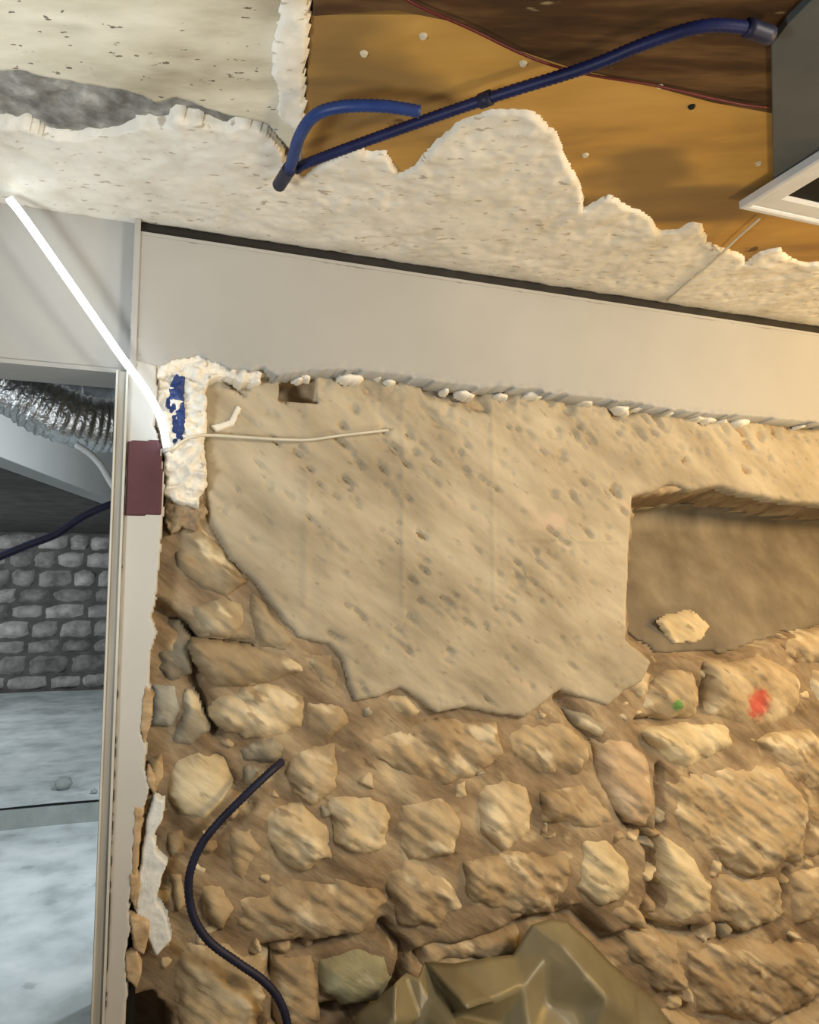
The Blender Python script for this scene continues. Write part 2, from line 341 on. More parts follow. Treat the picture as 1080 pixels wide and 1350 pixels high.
PALE, CREAM, MID, BROWN, GREY, BLUE, GREEN, PINK = (226, 214, 190), (232, 222, 196), (206, 192, 168), (194, 178, 154), (176, 174, 166), (188, 196, 204), (184, 188, 166), (208, 190, 170)
stones = [
 ([(230, 1002), (262, 984), (298, 998), (308, 1028), (296, 1060), (270, 1080), (238, 1074), (218, 1052), (220, 1020)], CREAM, .055, .2),
 ([(250, 798), (290, 780), (322, 792), (328, 822), (300, 844), (262, 836)], PALE, .055, 1),
 ([(222, 690), (240, 676), (264, 676), (290, 725), (318, 765), (296, 784), (262, 776), (232, 750)], MID, .04, 1),
 ([(325, 770), (345, 786), (384, 842), (376, 862), (340, 852), (328, 800)], MID, .035, 1),
 ([(256, 846), (330, 850), (408, 868), (404, 892), (335, 908), (280, 905), (258, 872)], MID, .055, 1),
 ([(398, 852), (438, 856), (452, 888), (446, 918), (412, 908)], MID, .03, 1),
 ([(280, 916), (350, 902), (404, 914), (398, 962), (342, 976), (296, 968), (282, 945)], PALE, .05, 1.3),
 ([(404, 925), (455, 925), (466, 952), (432, 978), (402, 966)], MID, .04, 1),
 ([(206, 822), (236, 818), (252, 842), (250, 884), (224, 898), (204, 884)], GREY, .02, 1),
 ([(198, 898), (236, 898), (242, 932), (226, 958), (196, 955)], BLUE, .035, .3),
 ([(243, 902), (262, 918), (278, 962), (252, 986), (222, 982), (236, 945)], GREY, .025, 1),
 ([(190, 1000), (216, 990), (216, 1022), (206, 1048), (192, 1040)], BROWN, .05, .6),
 ([(372, 1014), (392, 990), (442, 976), (452, 1010), (446, 1040), (412, 1062), (386, 1044)], MID, .05, 1),
 ([(312, 985), (360, 968), (384, 984), (362, 1006), (322, 1002)], GREY, .03, 1),
 ([(345, 1068), (400, 1060), (432, 1086), (438, 1130), (402, 1148), (366, 1138), (346, 1104)], PALE, .05, 1.2),
 ([(436, 1052), (490, 1042), (518, 1075), (512, 1116), (472, 1132), (442, 1108)], PALE, .06, 1.3),
 ([(296, 1096), (336, 1076), (345, 1120), (322, 1164), (290, 1154)], BROWN, .03, 1),
 ([(262, 1160), (294, 1162), (314, 1194), (292, 1224), (264, 1208)], MID, .04, .8),
 ([(304, 1176), (400, 1156), (472, 1142), (502, 1186), (470, 1226), (384, 1238), (312, 1226)], BROWN, .05, 1.2),
 ([(520, 1052), (584, 1042), (606, 1080), (594, 1122), (540, 1132), (516, 1100)], MID, .05, 1.2),
 ([(628, 1042), (662, 1020), (694, 1036), (704, 1066), (698, 1094), (662, 1118), (628, 1096)], PALE, .055, 1),
 ([(474, 956), (560, 946), (646, 952), (656, 992), (606, 1030), (520, 1034), (468, 1004)], BROWN, .04, 1.4),
 ([(660, 958), (740, 948), (776, 984), (762, 1022), (706, 1022), (660, 1000)], MID, .045, 1.2),
 ([(712, 1044), (766, 1030), (804, 1060), (812, 1092), (764, 1096), (714, 1080)], BROWN, .045, 1),
 ([(764, 1106), (800, 1098), (826, 1140), (820, 1172), (788, 1194), (758, 1166)], CREAM, .06, 1),
 ([(612, 1136), (676, 1122), (752, 1120), (758, 1176), (744, 1202), (684, 1210), (616, 1192)], BROWN, .05, 1.4),
 ([(506, 1142), (590, 1134), (612, 1194), (580, 1226), (526, 1218)], BROWN, .05, 1.4),
 ([(852, 904), (878, 880), (908, 884), (922, 916), (918, 946), (882, 950), (846, 934)], MID, .05, .8),
 ([(930, 876), (1000, 866), (1052, 884), (1058, 946), (1000, 966), (932, 940)], MID, .05, .8),
 ([(844, 964), (900, 952), (954, 953), (964, 984), (930, 1002), (904, 1014), (878, 1008), (860, 986)], CREAM, .065, .8),
 ([(784, 978), (836, 962), (858, 1010), (862, 1060), (846, 1090), (820, 1078), (790, 1034)], PINK, .06, 1),
 ([(872, 1024), (960, 1004), (1020, 1010), (1054, 1060), (1042, 1130), (982, 1150), (922, 1118), (878, 1086)], MID, .06, 1.5),
 ([(868, 1100), (898, 1118), (936, 1160), (932, 1200), (900, 1224), (874, 1204), (868, 1150)], CREAM, .055, .8),
 ([(944, 1154), (1020, 1154), (1032, 1204), (984, 1228), (936, 1204)], MID, .05, 1.4),
 ([(1040, 1150), (1100, 1140), (1110, 1216), (1046, 1218)], MID, .05, 1),
 ([(972, 972), (1060, 960), (1110, 1000), (1110, 1050), (1062, 1046), (1028, 1006)], MID, .05, 1),
 ([(1064, 1060), (1130, 1056), (1130, 1130), (1052, 1130)], BROWN, .05, 1),
 ([(1066, 880), (1130, 870), (1130, 950), (1070, 950)], MID, .05, 1),
 ([(908, 1252), (990, 1236), (1068, 1244), (1088, 1300), (1000, 1350), (922, 1334)], BROWN, .06, 1.5),
 ([(820, 1222), (890, 1238), (902, 1300), (862, 1312), (824, 1268)], BROWN, .045, 1.3),
 ([(790, 1200), (820, 1176), (846, 1200), (850, 1222), (812, 1218)], MID, .04, 1),
 ([(870, 1330), (915, 1340), (980, 1362), (970, 1420), (890, 1420)], MID, .05, 1),
 ([(1010, 1354), (1090, 1310), (1130, 1340), (1120, 1420), (1010, 1420)], MID, .05, 1),
 ([(232, 1246), (300, 1240), (350, 1262), (356, 1310), (340, 1352), (300, 1390), (240, 1380), (226, 1300)], MID, .05, 1.2),
 ([(420, 1262), (470, 1246), (508, 1252), (518, 1286), (496, 1316), (452, 1322), (424, 1306)], GREEN, .055, .3),
 ([(362, 1262), (412, 1256), (418, 1312), (430, 1370), (372, 1376), (352, 1320)], BROWN, .035, 1),
 ([(214, 1092), (246, 1086), (248, 1124), (222, 1134)], BROWN, .03, 1),
 ([(218, 1150), (246, 1142), (252, 1190), (230, 1210)], MID, .03, 1),
 ([(560, 1240), (640, 1232), (680, 1228), (676, 1262), (600, 1266), (556, 1276)], BROWN, .02, 1),
 ([(826, 880), (846, 872), (860, 890), (842, 920), (822, 910)], MID, .04, 1),
 ([(736, 930), (770, 934), (796, 956), (790, 972), (756, 956)], GREY, .03, 1),
 ([(880, 820), (920, 806), (945, 826), (930, 845), (896, 848)], CREAM, -.035, .6),
 ([(500, 916), (536, 912), (560, 936), (540, 950), (508, 942)], PALE, .03, 1),
 ([(1036, 838), (1110, 822), (1120, 866), (1060, 876), (1034, 862)], MID, .03, 1),
]
placed = [np.array(wpoly(p, YM)) for p, *_ in stones]
def stone(poly, colour, hh, rough_, k, res=0.007, grow=1.06):
    hh = hh * 0.85
    c = poly.mean(0); poly = c + (poly - c) * grow; sdmax = float(sdist(c[None], poly)[0])
    tx, tz = rng.uniform(-0.16, 0.16, 2)
    r = max(0.012, min(0.075, sdmax * 0.9))
    def hf(sd, x, z):
        t = (x - c[0]) * tx + (z - c[1]) * tz
        return -0.03 + (hh + 0.03) * edge(sd, r) + t + rough_ * (0.026 * streak(x, z, 0.10, 0.022, k * 1.3) + 0.030 * fbm(x, z, 0.08, 5, k * 2.1))
    o = relief('stone', poly, YM, hf, M['stone'], wall, res=res, skirt=0.05, jag=(0.012 * rough_ + 0.003, 0.07), seed=k)
    o.color = lin(colour)
    return o
for k, (p, colour, hh, ro) in enumerate(stones):
    cx_, cy_ = np.mean([q[0] for q in p]), np.mean([q[1] for q in p])
    if cx_ < 460 and cy_ < 900: colour = tuple(v * 0.86 for v in colour)       # darker stones by the pier
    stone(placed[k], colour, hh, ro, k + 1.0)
# the rubble goes on past the frame
for k in range(34):
    px, py = 1150 + 62 * (k // 8) + rng.uniform(-8, 8) + (k % 2) * 25, 880 + 68 * (k % 8) + rng.uniform(-8, 8)
    c = W(px, py, YM); an = np.linspace(0, 2 * math.pi, 8)[:-1]; rr = 0.075 * rng.uniform(0.8, 1.2, 7)
    q = np.stack([c.x + np.cos(an) * rr * 1.2, c.z + np.sin(an) * rr], 1)
    if c.z < ZM + 0.08 or max(sdist(np.array([[c.x, c.z]]), o_)[0] for o_ in placed) > -0.05: continue
    placed.append(q); stone(q, [MID, BROWN, PALE][k % 3], .05, 1.2, 300 + k, 0.010)
# small stones wedged into the gaps
R2 = np.array(wpoly(render_px, YR)); tries = 0; n = 0
while n < 70 and tries < 3000:
    tries += 1
    px, py = rng.uniform(205, 1110), rng.uniform(880, 1390)
    if py > 1200 and 440 < px < 880: continue
    c = W(px, py, YM); c2 = np.array([[c.x, c.z]]); rad = rng.uniform(0.018, 0.045)
    if sdist(c2, R2)[0] > -rad * 0.6 or sdist(c2, niche)[0] > -rad or sdist(c2, hole2)[0] > -rad: continue
    if max(sdist(c2, q)[0] for q in placed) > -rad * 0.8: continue
    an = np.sort(rng.uniform(0, 2 * math.pi, 7)); rr = rad * rng.uniform(0.75, 1.15, 7)
    q = np.stack([c.x + np.cos(an) * rr * 1.15, c.z + np.sin(an) * rr], 1)
    if abs(sdist(c2, q)[0]) < rad * 0.3: continue
    placed.append(q); n += 1
    stone(q, [MID, BROWN, BROWN, PALE, GREY][rng.randint(5)], rng.uniform(.01, .03), 1.0, 100 + n, 0.006)

# plastered band (fascia) under the ceiling, ragged lower edge
gap = 0.036
xc = W(180, 400, YF).x
fascia_px = [(181, 486), (206, 482), (226, 476), (262, 470), (280, 480), (300, 486), (330, 490), (345, 486), (366, 498), (400, 490), (450, 488), (500, 492), (560, 500), (600, 509), (650, 512), (700, 513), (760, 524), (830, 531), (900, 543), (980, 549), (1046, 555), (1140, 562)]
fp = wpoly(fascia_px, YF)
fp[0] = (xc - 0.012, fp[0][1])
def fascia_h(sd, x, z):
    low = np.clip(1 - (z - 1.98) / 0.06, 0, 1)
    return 0.0 + 0.005 * (edge(sd, 0.006) - 1) + 0.0035 * fbm(x, z, 0.3, 2, 6.0) + 0.010 * np.clip(1 - sd / 0.03, 0, 1) * (z < H - 0.2) * fbm(x, z, 0.025, 3, 2.0) * 2
bandw = structure(relief('wall_upper', [(xc - 0.012, H - gap)] + fp + [(fp[-1][0] + .5, fp[-1][1]), (fp[-1][0] + .5, H - gap)], YF, fascia_h, M['paint'], None, res=0.006, skirt=0.085, jag=(0.008, 0.035), seed=4))
bandw.data.polygons.foreach_set('use_smooth', [True] * len(bandw.data.polygons))
# ragged crumbs of plaster hanging on under the band
for i in range(26):
    t = rng.uniform(0, 1); px = 285 + t * 800; py = np.interp(px, [p[0] for p in fascia_px], [p[1] for p in fascia_px]) + rng.uniform(2, 10)
    c = W(px, py, 2.25); r = rng.uniform(0.008, 0.02); an = np.linspace(0, 2 * math.pi, 8)[:-1]; rr = r * rng.uniform(0.6, 1.3, 7)
    q = np.stack([c.x + np.cos(an) * rr * 2.0, c.z + np.sin(an) * rr], 1)
    relief('plaster_crumb', q, 2.265, lambda sd, x, z: 0.03 * edge(sd, r) + 0.01 * fbm(x, z, 0.02, 3, i), M['plaster'], bandw, res=0.004, skirt=0.02, jag=(0.003, 0.012), seed=i)
# dark shadow-gap profile between ceiling and band
sg = structure(box('trim_1', xc, 4.2, YF + 0.018, YF + 0.06, H - gap - 0.03, H + 0.012, M['slot']))
box('profile_lip', xc + 0.002, 4.2, YF - 0.0015, YF + 0.03, H - gap - 0.008, H - gap + 0.002, M['paint'], sg)

# lintel and partition to the side room, pier with broken plasterboard
zl = W(100, 488, YF + 0.03).z
lint = structure(box('wall_left', -1.25, xc, YF + 0.03, YF + 0.2, zl, H + 0.03, M['paint']))
box('lintel_lip', -1.25, W(164, 490, YF).x, YF + 0.02, YF + 0.03, zl, zl + 0.012, M['paint'], lint)
structure(box('wall_side', -4.3, -1.25, YF + 0.03, YF + 0.2, ZM, H + 0.03, M['paint']))
pier_px = [(166, 470), (206, 480), (208, 520), (203, 560), (212, 585), (216, 640), (214, 690), (211, 730), (207, 770), (204, 795), (200, 815), (206, 835), (198, 862), (196, 900), (200, 915), (188, 945), (186, 965), (194, 985), (190, 1010), (198, 1038), (190, 1062), (184, 1090), (176, 1120),
           (176, 1160), (170, 1190), (172, 1230), (166, 1262), (168, 1300), (164, 1340), (160, 1420), (134, 1420), (140, 1300), (148, 1050), (158, 750), (166, 600)]
pp = wpoly(pier_px, YF)
def pier_h(sd, x, z): return 0.004 * (edge(sd, 0.005) - 1) + 0.002 * fbm(x, z, 0.2, 2, 3.0)
pier = structure(relief('wall_pier', pp, YF, pier_h, M['pier_paint'], None, res=0.004, skirt=0.03, jag=(0.004, 0.03), seed=8))
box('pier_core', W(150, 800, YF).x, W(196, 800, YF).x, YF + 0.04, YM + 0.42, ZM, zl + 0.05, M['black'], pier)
relief('maroon_panel', wpoly([(168, 581), (210, 580), (214, 625), (213, 678), (165, 680)], YF - 0.006), YF - 0.003, lambda sd, x, z: 0.005 * edge(sd, 0.004), M['maroon'], pier, res=0.004, skirt=0.006)
gyp = [(203, 1050), (217, 1056), (216, 1080), (203, 1102), (207, 1124), (222, 1138), (213, 1160), (207, 1188), (222, 1212), (226, 1240), (206, 1262), (192, 1235), (178, 1212), (180, 1170), (188, 1120), (194, 1080)]
relief('gypsum_core', wpoly(gyp, YF + 0.02), YF + 0.03, lambda sd, x, z: 0.012 * edge(sd, 0.006) + 0.008 * fbm(x, z, 0.03, 3, 5), M['gypsum'], pier, res=0.004, skirt=0.03, jag=(0.003, 0.02), seed=11)
for j, q in enumerate(([(176, 1060), (190, 1066), (184, 1120), (180, 1165), (172, 1150), (174, 1110)], [(170, 1150), (182, 1152), (186, 1168), (178, 1200), (170, 1185)],
          [(170, 1205), (196, 1215), (197, 1235), (190, 1262), (176, 1250)], [(164, 1262), (182, 1252), (188, 1280), (180, 1305), (166, 1290)], [(192, 900), (203, 915), (200, 950), (190, 985), (184, 960), (186, 925)], [(196, 1010), (206, 1030), (204, 1050), (192, 1030)])):
    relief('torn_paper', wpoly(q, YF), YF + 0.008, lambda sd, x, z: 0.010 * edge(sd, 0.006) + 0.006 * fbm(x, z, 0.02, 3, j), M['paper'], pier, res=0.003, skirt=0.02, jag=(0.003, 0.015), seed=j + 20)
# lumpy filler round the light strip's end
fill_px = [(206, 478), (240, 466), (262, 468), (276, 492), (270, 520), (274, 560), (270, 600), (272, 640), (262, 672), (236, 664), (216, 652), (214, 600), (206, 565)]
def fill_h(sd, x, z):
    rid = 1 - np.abs(fbm(x, z, 0.035, 2, 4.4)) * 6
    return 0.035 * edge(sd, 0.012) + 0.016 * np.clip(rid, 0, 1) + 0.030 * fbm(x, z, 0.022, 4, 1.0) + 0.02 * fbm(x, z, 0.06, 2, 9.0) - 0.02 * np.clip((W(0, 640, 2.25).z - z) / 0.05, 0, 1)
relief('plaster_filler', wpoly(fill_px, 2.25), 2.265, fill_h, M['plaster'], pier, res=0.003, skirt=0.04, jag=(0.010, 0.03), seed=13)
relief('plaster_crust', wpoly([(200, 478), (238, 462), (268, 462), (304, 482), (348, 490), (344, 504), (318, 506), (290, 496), (272, 508), (250, 500), (228, 496), (206, 500)], 2.22), 2.225, lambda sd, x, z: 0.016 * edge(sd, 0.01) + 0.035 * fbm(x, z, 0.022, 4, 3.0), M['plaster'], pier, res=0.003, skirt=0.05, jag=(0.010, 0.02), seed=17)
relief('mortar_clump', wpoly([(222, 640), (246, 652), (268, 650), (274, 676), (258, 700), (240, 694), (226, 706), (214, 690), (214, 660)], 2.26), 2.275, lambda sd, x, z: 0.02 * edge(sd, 0.012) + 0.04 * fbm(x, z, 0.03, 4, 8.0), M['mortar'], pier, res=0.003, skirt=0.05, jag=(0.010, 0.02), seed=18)
relief('blue_membrane', wpoly([(222, 512), (236, 482), (246, 490), (243, 520), (246, 556), (242, 580), (228, 584), (226, 550), (218, 530)], 2.215), 2.225, lambda sd, x, z: 0.010 * edge(sd, 0.01) + 0.02 * fbm(x, z, 0.02, 3, 7), M['blue'], pier, res=0.003, skirt=0.02, jag=(0.0025, 0.012), seed=15)
relief('plaster_arc', wpoly([(278, 562), (300, 556), (312, 535), (318, 540), (308, 562), (284, 572)], YR), YR - 0.016, lambda sd, x, z: 0.010 * edge(sd, 0.006), M['plaster'], wall, res=0.004, skirt=0.01, jag=(0.002, 0.01))

# batten and corner bead at the opening
t2 = structure(prism('trim_2', [(W(133, 1000, YF).x, YF - 0.012, 0.0), (W(151, 1000, YF).x, YF - 0.012, 0.0), (W(151, 1000, YF).x, YF + 0.03, 0.0), (W(133, 1000, YF).x, YF + 0.03, 0.0)], zl - 0.002, M['wood_trim'], None, 0.002))
for px, w in ((135, 2.5), (149, 3)):
    a = W(px - w / 2, 1000, YF).x; b = W(px + w / 2, 1000, YF).x
    box('bead', a, b, YF - 0.018, YF - 0.012, 0.0, zl - 0.002, M['bead'], t2)
box('bead', xc - 0.012, xc + 0.004, YF - 0.008, YF + 0.03, zl - 0.002, H - 0.002, M['paint'], t2)

# ------------------------------------------------------------------ ceiling
ceil = structure(box('ceiling', -4.3, 4.2, -1.6, 11.5, H + 0.05, H + 0.12, M['concrete']))
# grey exposed gash
def gash_h(sd, x, y): return 0.03 * fbm(x, y, 0.09, 4, 3.0) + 0.012 * fbm(x, y, 0.02, 3, 1.0)
relief('exposed_concrete', kpoly([(-90, 80), (360, 100), (430, 250), (-90, 250)], H), H + 0.025, gash_h, M['concrete'], ceil, 'ceil', res=0.008, skirt=-0.0)
# plywood sheets
xj = [K(416, -40, H), K(396, 196, H)]
zp = H + 0.012
ply_edge = [(412, -60), (397, 240)]
p1 = prism('plywood_sheet', [Vector((*kpoly([q], zp)[0], zp)) for q in ((410, 20), (394, 260), (1180, 470), (1180, 190), (1018, 138), (760, 78), (600, 20))], 0.018, M['ply'], ceil, 0.002)
p2 = prism('stained_board', [Vector((*kpoly([q], zp - .003)[0], zp - .003)) for q in ((412, 22), (520, 14), (600, 30), (680, 66), (760, 92), (850, 112), (940, 136), (1018, 150), (1180, 192), (1180, -300), (430, -300))], 0.02, M['dark_ply'], ceil, 0.002)
for px, py in ((558, 47), (690, 83), (912, 140), (772, 204), (870, 112), (1000, 215), (480, 70)):
    c = K(px, py, zp)
    bm = bmesh.new(); bmesh.ops.create_cone(bm, cap_ends=True, segments=14, radius1=0.009, radius2=0.006, depth=0.006, matrix=Matrix.Translation((c.x, c.y, zp - 0.002)) @ Matrix.Rotation(math.pi, 4, 'X'))
    me = bpy.data.meshes.new('screw_head'); bm.to_mesh(me); bm.free(); link('screw_head', me, M['chip'] if px not in (912,) else M['black'], p1, False)
# plaster skins
upA = [(-120, 92), (34, 98), (60, 106), (100, 113), (150, 121), (185, 128), (205, 141), (232, 131), (262, 143), (300, 156), (322, 160), (352, 166), (378, 200), (396, 205), (404, 100), (414, -60), (440, -320), (-120, -320)]
def skinA(sd, x, y): return 0.014 * edge(sd, 0.008) + 0.010 * fbm(x, y, 0.3, 3, 2.0) + 0.004 * fbm(x, y, 0.05, 3, 5.0)
relief('old_plaster_skin', kpoly(upA, H), H + 0.016, skinA, M['old_plaster'], ceil, 'ceil', res=0.008, skirt=0.03, jag=(0.008, 0.05), seed=31)
lowB = [(-120, 166), (34, 166), (60, 178), (100, 184), (160, 176), (182, 168), (222, 168), (228, 157), (255, 162), (300, 170), (322, 165), (352, 176), (372, 196), (380, 232), (400, 236), (430, 216), (470, 196), (488, 206), (510, 204), (528, 232), (548, 222), (560, 205), (576, 188),
        (600, 168), (640, 152), (680, 148), (705, 154), (735, 178), (745, 205), (764, 240), (772, 277), (790, 268), (806, 260), (830, 276), (852, 284), (872, 308), (895, 306), (912, 296), (926, 300), (934, 322), (955, 330), (975, 338), (985, 348), (1000, 336), (1030, 330), (1044, 345), (1060, 350), (1100, 348), (1180, 372)]
lb = kpoly(lowB, H) + [(4.2, YF), (4.2, YF + 0.022), (xc + 0.004, YF + 0.022), (xc + 0.004, YF + 0.04), (-2.0, YF + 0.04)]
def skinB(sd, x, y):
    d = np.clip((YF - y) / 0.12, 0, 1)
    return 0.014 * edge(sd, 0.008) + d * (0.014 * fbm(x, y, 0.10, 4, 4.0) + 0.010 * fbm(x, y, 0.025, 3, 8.0)) * np.clip(1.4 - sd / 0.25, 0.1, 1)
relief('plaster_skin', lb, H + 0.014, skinB, M['plaster'], ceil, 'ceil', res=0.008, skirt=0.03, jag=(0.008, 0.04), seed=33)
relief('joint_compound', kpoly([(372, -60), (410, -60), (405, 60), (398, 170), (386, 176), (366, 150), (360, 90), (366, 20)], H), H + 0.002, lambda sd, x, y: 0.006 * edge(sd, 0.02) + 0.010 * fbm(x, y, 0.05, 4, 3.0), M['plaster'], ceil, 'ceil', res=0.006, skirt=0.012, jag=(0.012, 0.06), seed=41)
# thin pale cord-like tape joint from the downlight to the slot
tape = [K(x, y, H - 0.004) for x, y in ((1002, 288), (970, 316), (940, 345), (905, 374), (880, 396))]

# ------------------------------------------------------------------ the side room
zf = 0.0
pr = K(80, 1092, zf); Yr = pr.y
zstep = W(80, 1057, Yr).z
Yb = K(95, 910, zstep).y
structure(box('floor', -4.3, 4.2, -1.6, YM + 0.42, ZM - 0.05, ZM, M['floor']))
structure(box('floor_threshold', -1.3, -0.05, YF + 0.03, YM + 0.42, ZM, 0.0, M['dust']))
f2 = structure(box('floor_side', -4.3, 2.5, YM + 0.42, Yb + 0.3, -0.06, 0.0, M['floor']))
def dust_h(sd, x, y): return -(0.012 + 0.03 * fbm(x, y, 0.5, 4, 2.0))
def flat_relief(name, x0, x1, y0, y1, z, amp, mat, parent, res=0.05):
    nx = int((x1 - x0) / res) + 1; ny = int((y1 - y0) / res) + 1
    gx, gy = np.meshgrid(np.linspace(x0, x1, nx), np.linspace(y0, y1, ny), indexing='ij')
    gz = z + amp * (fbm(gx.ravel(), gy.ravel(), 0.5, 4, 2.0) + 0.5)
    V = np.stack([gx.ravel(), gy.ravel(), gz], 1)
    F = [(i * ny + j, (i + 1) * ny + j, (i + 1) * ny + j + 1, i * ny + j + 1) for i in range(nx - 1) for j in range(ny - 1)]
    return link(name, mesh_np(name, V, F), mat, parent)
flat_relief('dust_layer', -2.6, 0.8, YF + 0.06, Yr + 0.02, 0.004, 0.03, M['dust'], f2)
plat = structure(box('floor_platform', -4.3, 2.5, Yr, Yb + 0.3, 0.0, zstep - 0.02, M['riser']))
flat_relief('dust_layer', -4.2, 2.4, Yr - 0.015, Yb, zstep - 0.015, 0.025, M['dust'], plat)
for k in range(2):
    px = rng.uniform(20, 135); py = [1040, 1048, 1052][k % 3] if k else 1040
    px, py = ((83, 1040), (124, 1046))[k]
    c = K(px, py, zstep); r = 0.055 if k == 0 else rng.uniform(0.02, 0.035)
    bm = bmesh.new(); bmesh.ops.create_icosphere(bm, subdivisions=2, radius=r)
    for v in bm.verts: v.co *= 1 + 0.3 * (random.random() - 0.5); v.co.z *= 0.8
    me = bpy.data.meshes.new('rubble_lump'); bm.to_mesh(me); bm.free()
    o = link('rubble_lump', me, M['riser']); o.location = (c.x, min(max(c.y, Yr + 0.06), Yb - 0.5), zstep + r * 0.62)
    tag(o, 'round grey rubble lump alone on the white dusty step' if k == 0 else 'small grey crumb of rubble on the step beside the batten', 'rubble')
fw_ = structure(box('wall_far', -4.3, 2.5, Yb + 0.12, Yb + 0.3, 0, H + 0.05, M['far_mortar']))
z = zstep
def far_stone(x0, x1, z0, z1):
    n = 4; V = []; g = 0.014
    for i in range(n + 1):
        for j in range(n + 1):
            u, v = i / n, j / n
            e = min(u, 1 - u, v, 1 - v)
            x = x0 + g + (x1 - x0 - 2 * g) * u + random.uniform(-.012, .012); zz = z0 + g + (z1 - z0 - 2 * g) * v + random.uniform(-.012, .012)
            y = Yb + 0.13 - (0.0 if e == 0 else 0.085 + random.uniform(-.015, .02))
            V.append((x, y, zz))
    F = [(i * (n + 1) + j, (i + 1) * (n + 1) + j, (i + 1) * (n + 1) + j + 1, i * (n + 1) + j + 1) for i in range(n) for j in range(n)]
    o = link('stone', mesh_np('stone', V, F), M['far_stone'], fw_)
    t = random.uniform(0.75, 1.1) * 255; o.color = lin((min(255, t), min(255, t), min(255, t)))
cnt = 0
while z < 2.0 and cnt < 280:
    hgt = random.uniform(0.17, 0.27); x = W(-60, 800, Yb).x - random.uniform(0, .3)
    while x < W(200, 800, Yb).x and cnt < 280:
        w = random.uniform(0.22, 0.48); split = random.random() < 0.15
        far_stone(x, x + w, z, min(z + hgt, 2.06)); cnt += 1
        x += w
    z += hgt
structure(box('wall_side_room', -4.4, -4.3, YM - 0.1, Yb + 0.3, 0, H + 0.05, M['paint']))
structure(box('wall_side_room_right', 2.5, 2.6, YM + 0.62, Yb + 0.3, 0, H + 0.05, M['paint']))
# oblique white bulkhead
zb = 2.07
a = K(10, 606, zb); b = K(152, 661, zb)
d = (b - a); d.z = 0; nrm = Vector((-d.y, d.x, 0)).normalized()
a2 = a - d * 0.25; b2 = b + d * 0.25
bulk = structure(prism('wall_bulkhead', [a2, b2, b2 + nrm * 0.16, a2 + nrm * 0.16], H - zb, M['paint'], None, 0.004))

structure(prism('ceiling_side_shade', [a2 + nrm * 0.17, b2 + nrm * 0.17, Vector((2.5, b2.y + 1.0, zb)), Vector((2.5, Yb + 0.14, zb)), Vector((-4.3, Yb + 0.14, zb)), Vector((-4.3, a2.y + 0.1, zb))], 0.1, M['far_mortar']))  # added low ceiling, its dark colour standing in for shade under the bulkhead
# ------------------------------------------------------------------ things
# foil duct behind the lintel
YD = 3.08
t = thing('flexible_duct', 'crumpled silver foil duct above the opening to the side room', 'duct', W(100, 550, YD))
rd = 0.103
def duct_r(s, a_, i): return rd * (1 + 0.04 * math.sin(s / 0.026 * 2 * math.pi) + 0.035 * math.sin(a_ * 5 + i * 1.7) * math.sin(i * .9) + 0.05 * math.sin(a_ * 3 + i * 0.11) * math.sin(i * 0.16))
sl = tube('foil_sleeve', [W(-190, 440, YD - 0.05), W(-60, 470, YD), W(20, 515, YD), W(65, 540, YD), W(110, 556, YD + 0.03), W(170, 562, YD + 0.08), W(300, 560, YD + 0.12)], rd, M['foil'], None, step=0.0075, seg=28, rf=duct_r)
cl = tube('duct_clamp', [W(170, 562, YD + 0.08), W(182, 562, YD + 0.085)], rd * 1.09, M['alu'], None, step=0.01, seg=28)
adopt(t, sl, cl)
t = thing('ventilation_duct', 'dark grey round duct in shadow behind the silver foil duct', 'duct', W(130, 516, 3.65))
a_ = tube('duct_body', [W(60, 500, 3.75), W(110, 512, 3.7), W(165, 520, 3.65), W(260, 530, 3.65), Vector((1.2, 3.65, 2.3)), Vector((2.5, 3.65, 2.3))], 0.068, M['dark_duct'], None, step=0.012, seg=20, rf=lambda s, a, i: 0.068 * (1 + 0.03 * (i % 2)))
b_ = tube('duct_collar', [W(108, 512, 3.7), W(116, 513, 3.695)], 0.075, M['dark_duct'], None, step=0.01, seg=20)
adopt(t, a_, b_)
o = tube('pipe', [W(100, 586, 2.76), W(116, 596, 2.76), W(132, 612, 2.76), W(144, 632, 2.76), W(158, 655, 2.76)], 0.011, M['alu'], None, seg=10)
tag(o, 'thin white curved pipe hanging below the silver foil duct', 'pipe')
o = tube('conduit', [W(-20, 742, 2.95), W(34, 720, 2.95), W(75, 704, 2.95), W(108, 682, 2.95), W(150, 664, 2.95), W(210, 650, 2.97)], 0.014, M['navy'], None, seg=12)
tag(o, 'dark blue conduit crossing the grey stone wall of the side room', 'conduit')

# light strip
YL = 2.13
lp = [W(12, 262, YL), W(34, 290, YL), (W(96, 378, YL)), W(160, 470, YL + .015), W(196, 520, YL + .035), W(213, 556, YL + .04), W(220, 590, YL + .045)]
t = thing('light_strip', 'glowing white light strip slanting down from ceiling to broken pier', 'light', lp[3])
def flat_strip(name, pts, w, th, mat, dy):
    c = spline(pts, 0.012); V = []; F = []
    for i, p in enumerate(c):
        tg = (c[min(i + 1, len(c) - 1)] - c[max(i - 1, 0)]).normalized(); nn = Vector((0, -1, 0)); bb = tg.cross(nn).normalized()
        for u, v in ((-1, -1), (1, -1), (1, 1), (-1, 1)): V.append(p + bb * (w / 2 * u) + nn * (th / 2 * v + dy))
    for i in range(len(c) - 1):
        for k in range(4): F.append((i * 4 + k, i * 4 + (k + 1) % 4, (i + 1) * 4 + (k + 1) % 4, (i + 1) * 4 + k))
    F.append((3, 2, 1, 0)); m = (len(c) - 1) * 4; F.append((m, m + 1, m + 2, m + 3))
    return link(name, mesh_np(name, V, F), mat, None, False)
ch = flat_strip('channel', lp, 0.009, 0.004, M['alu'], -0.008)
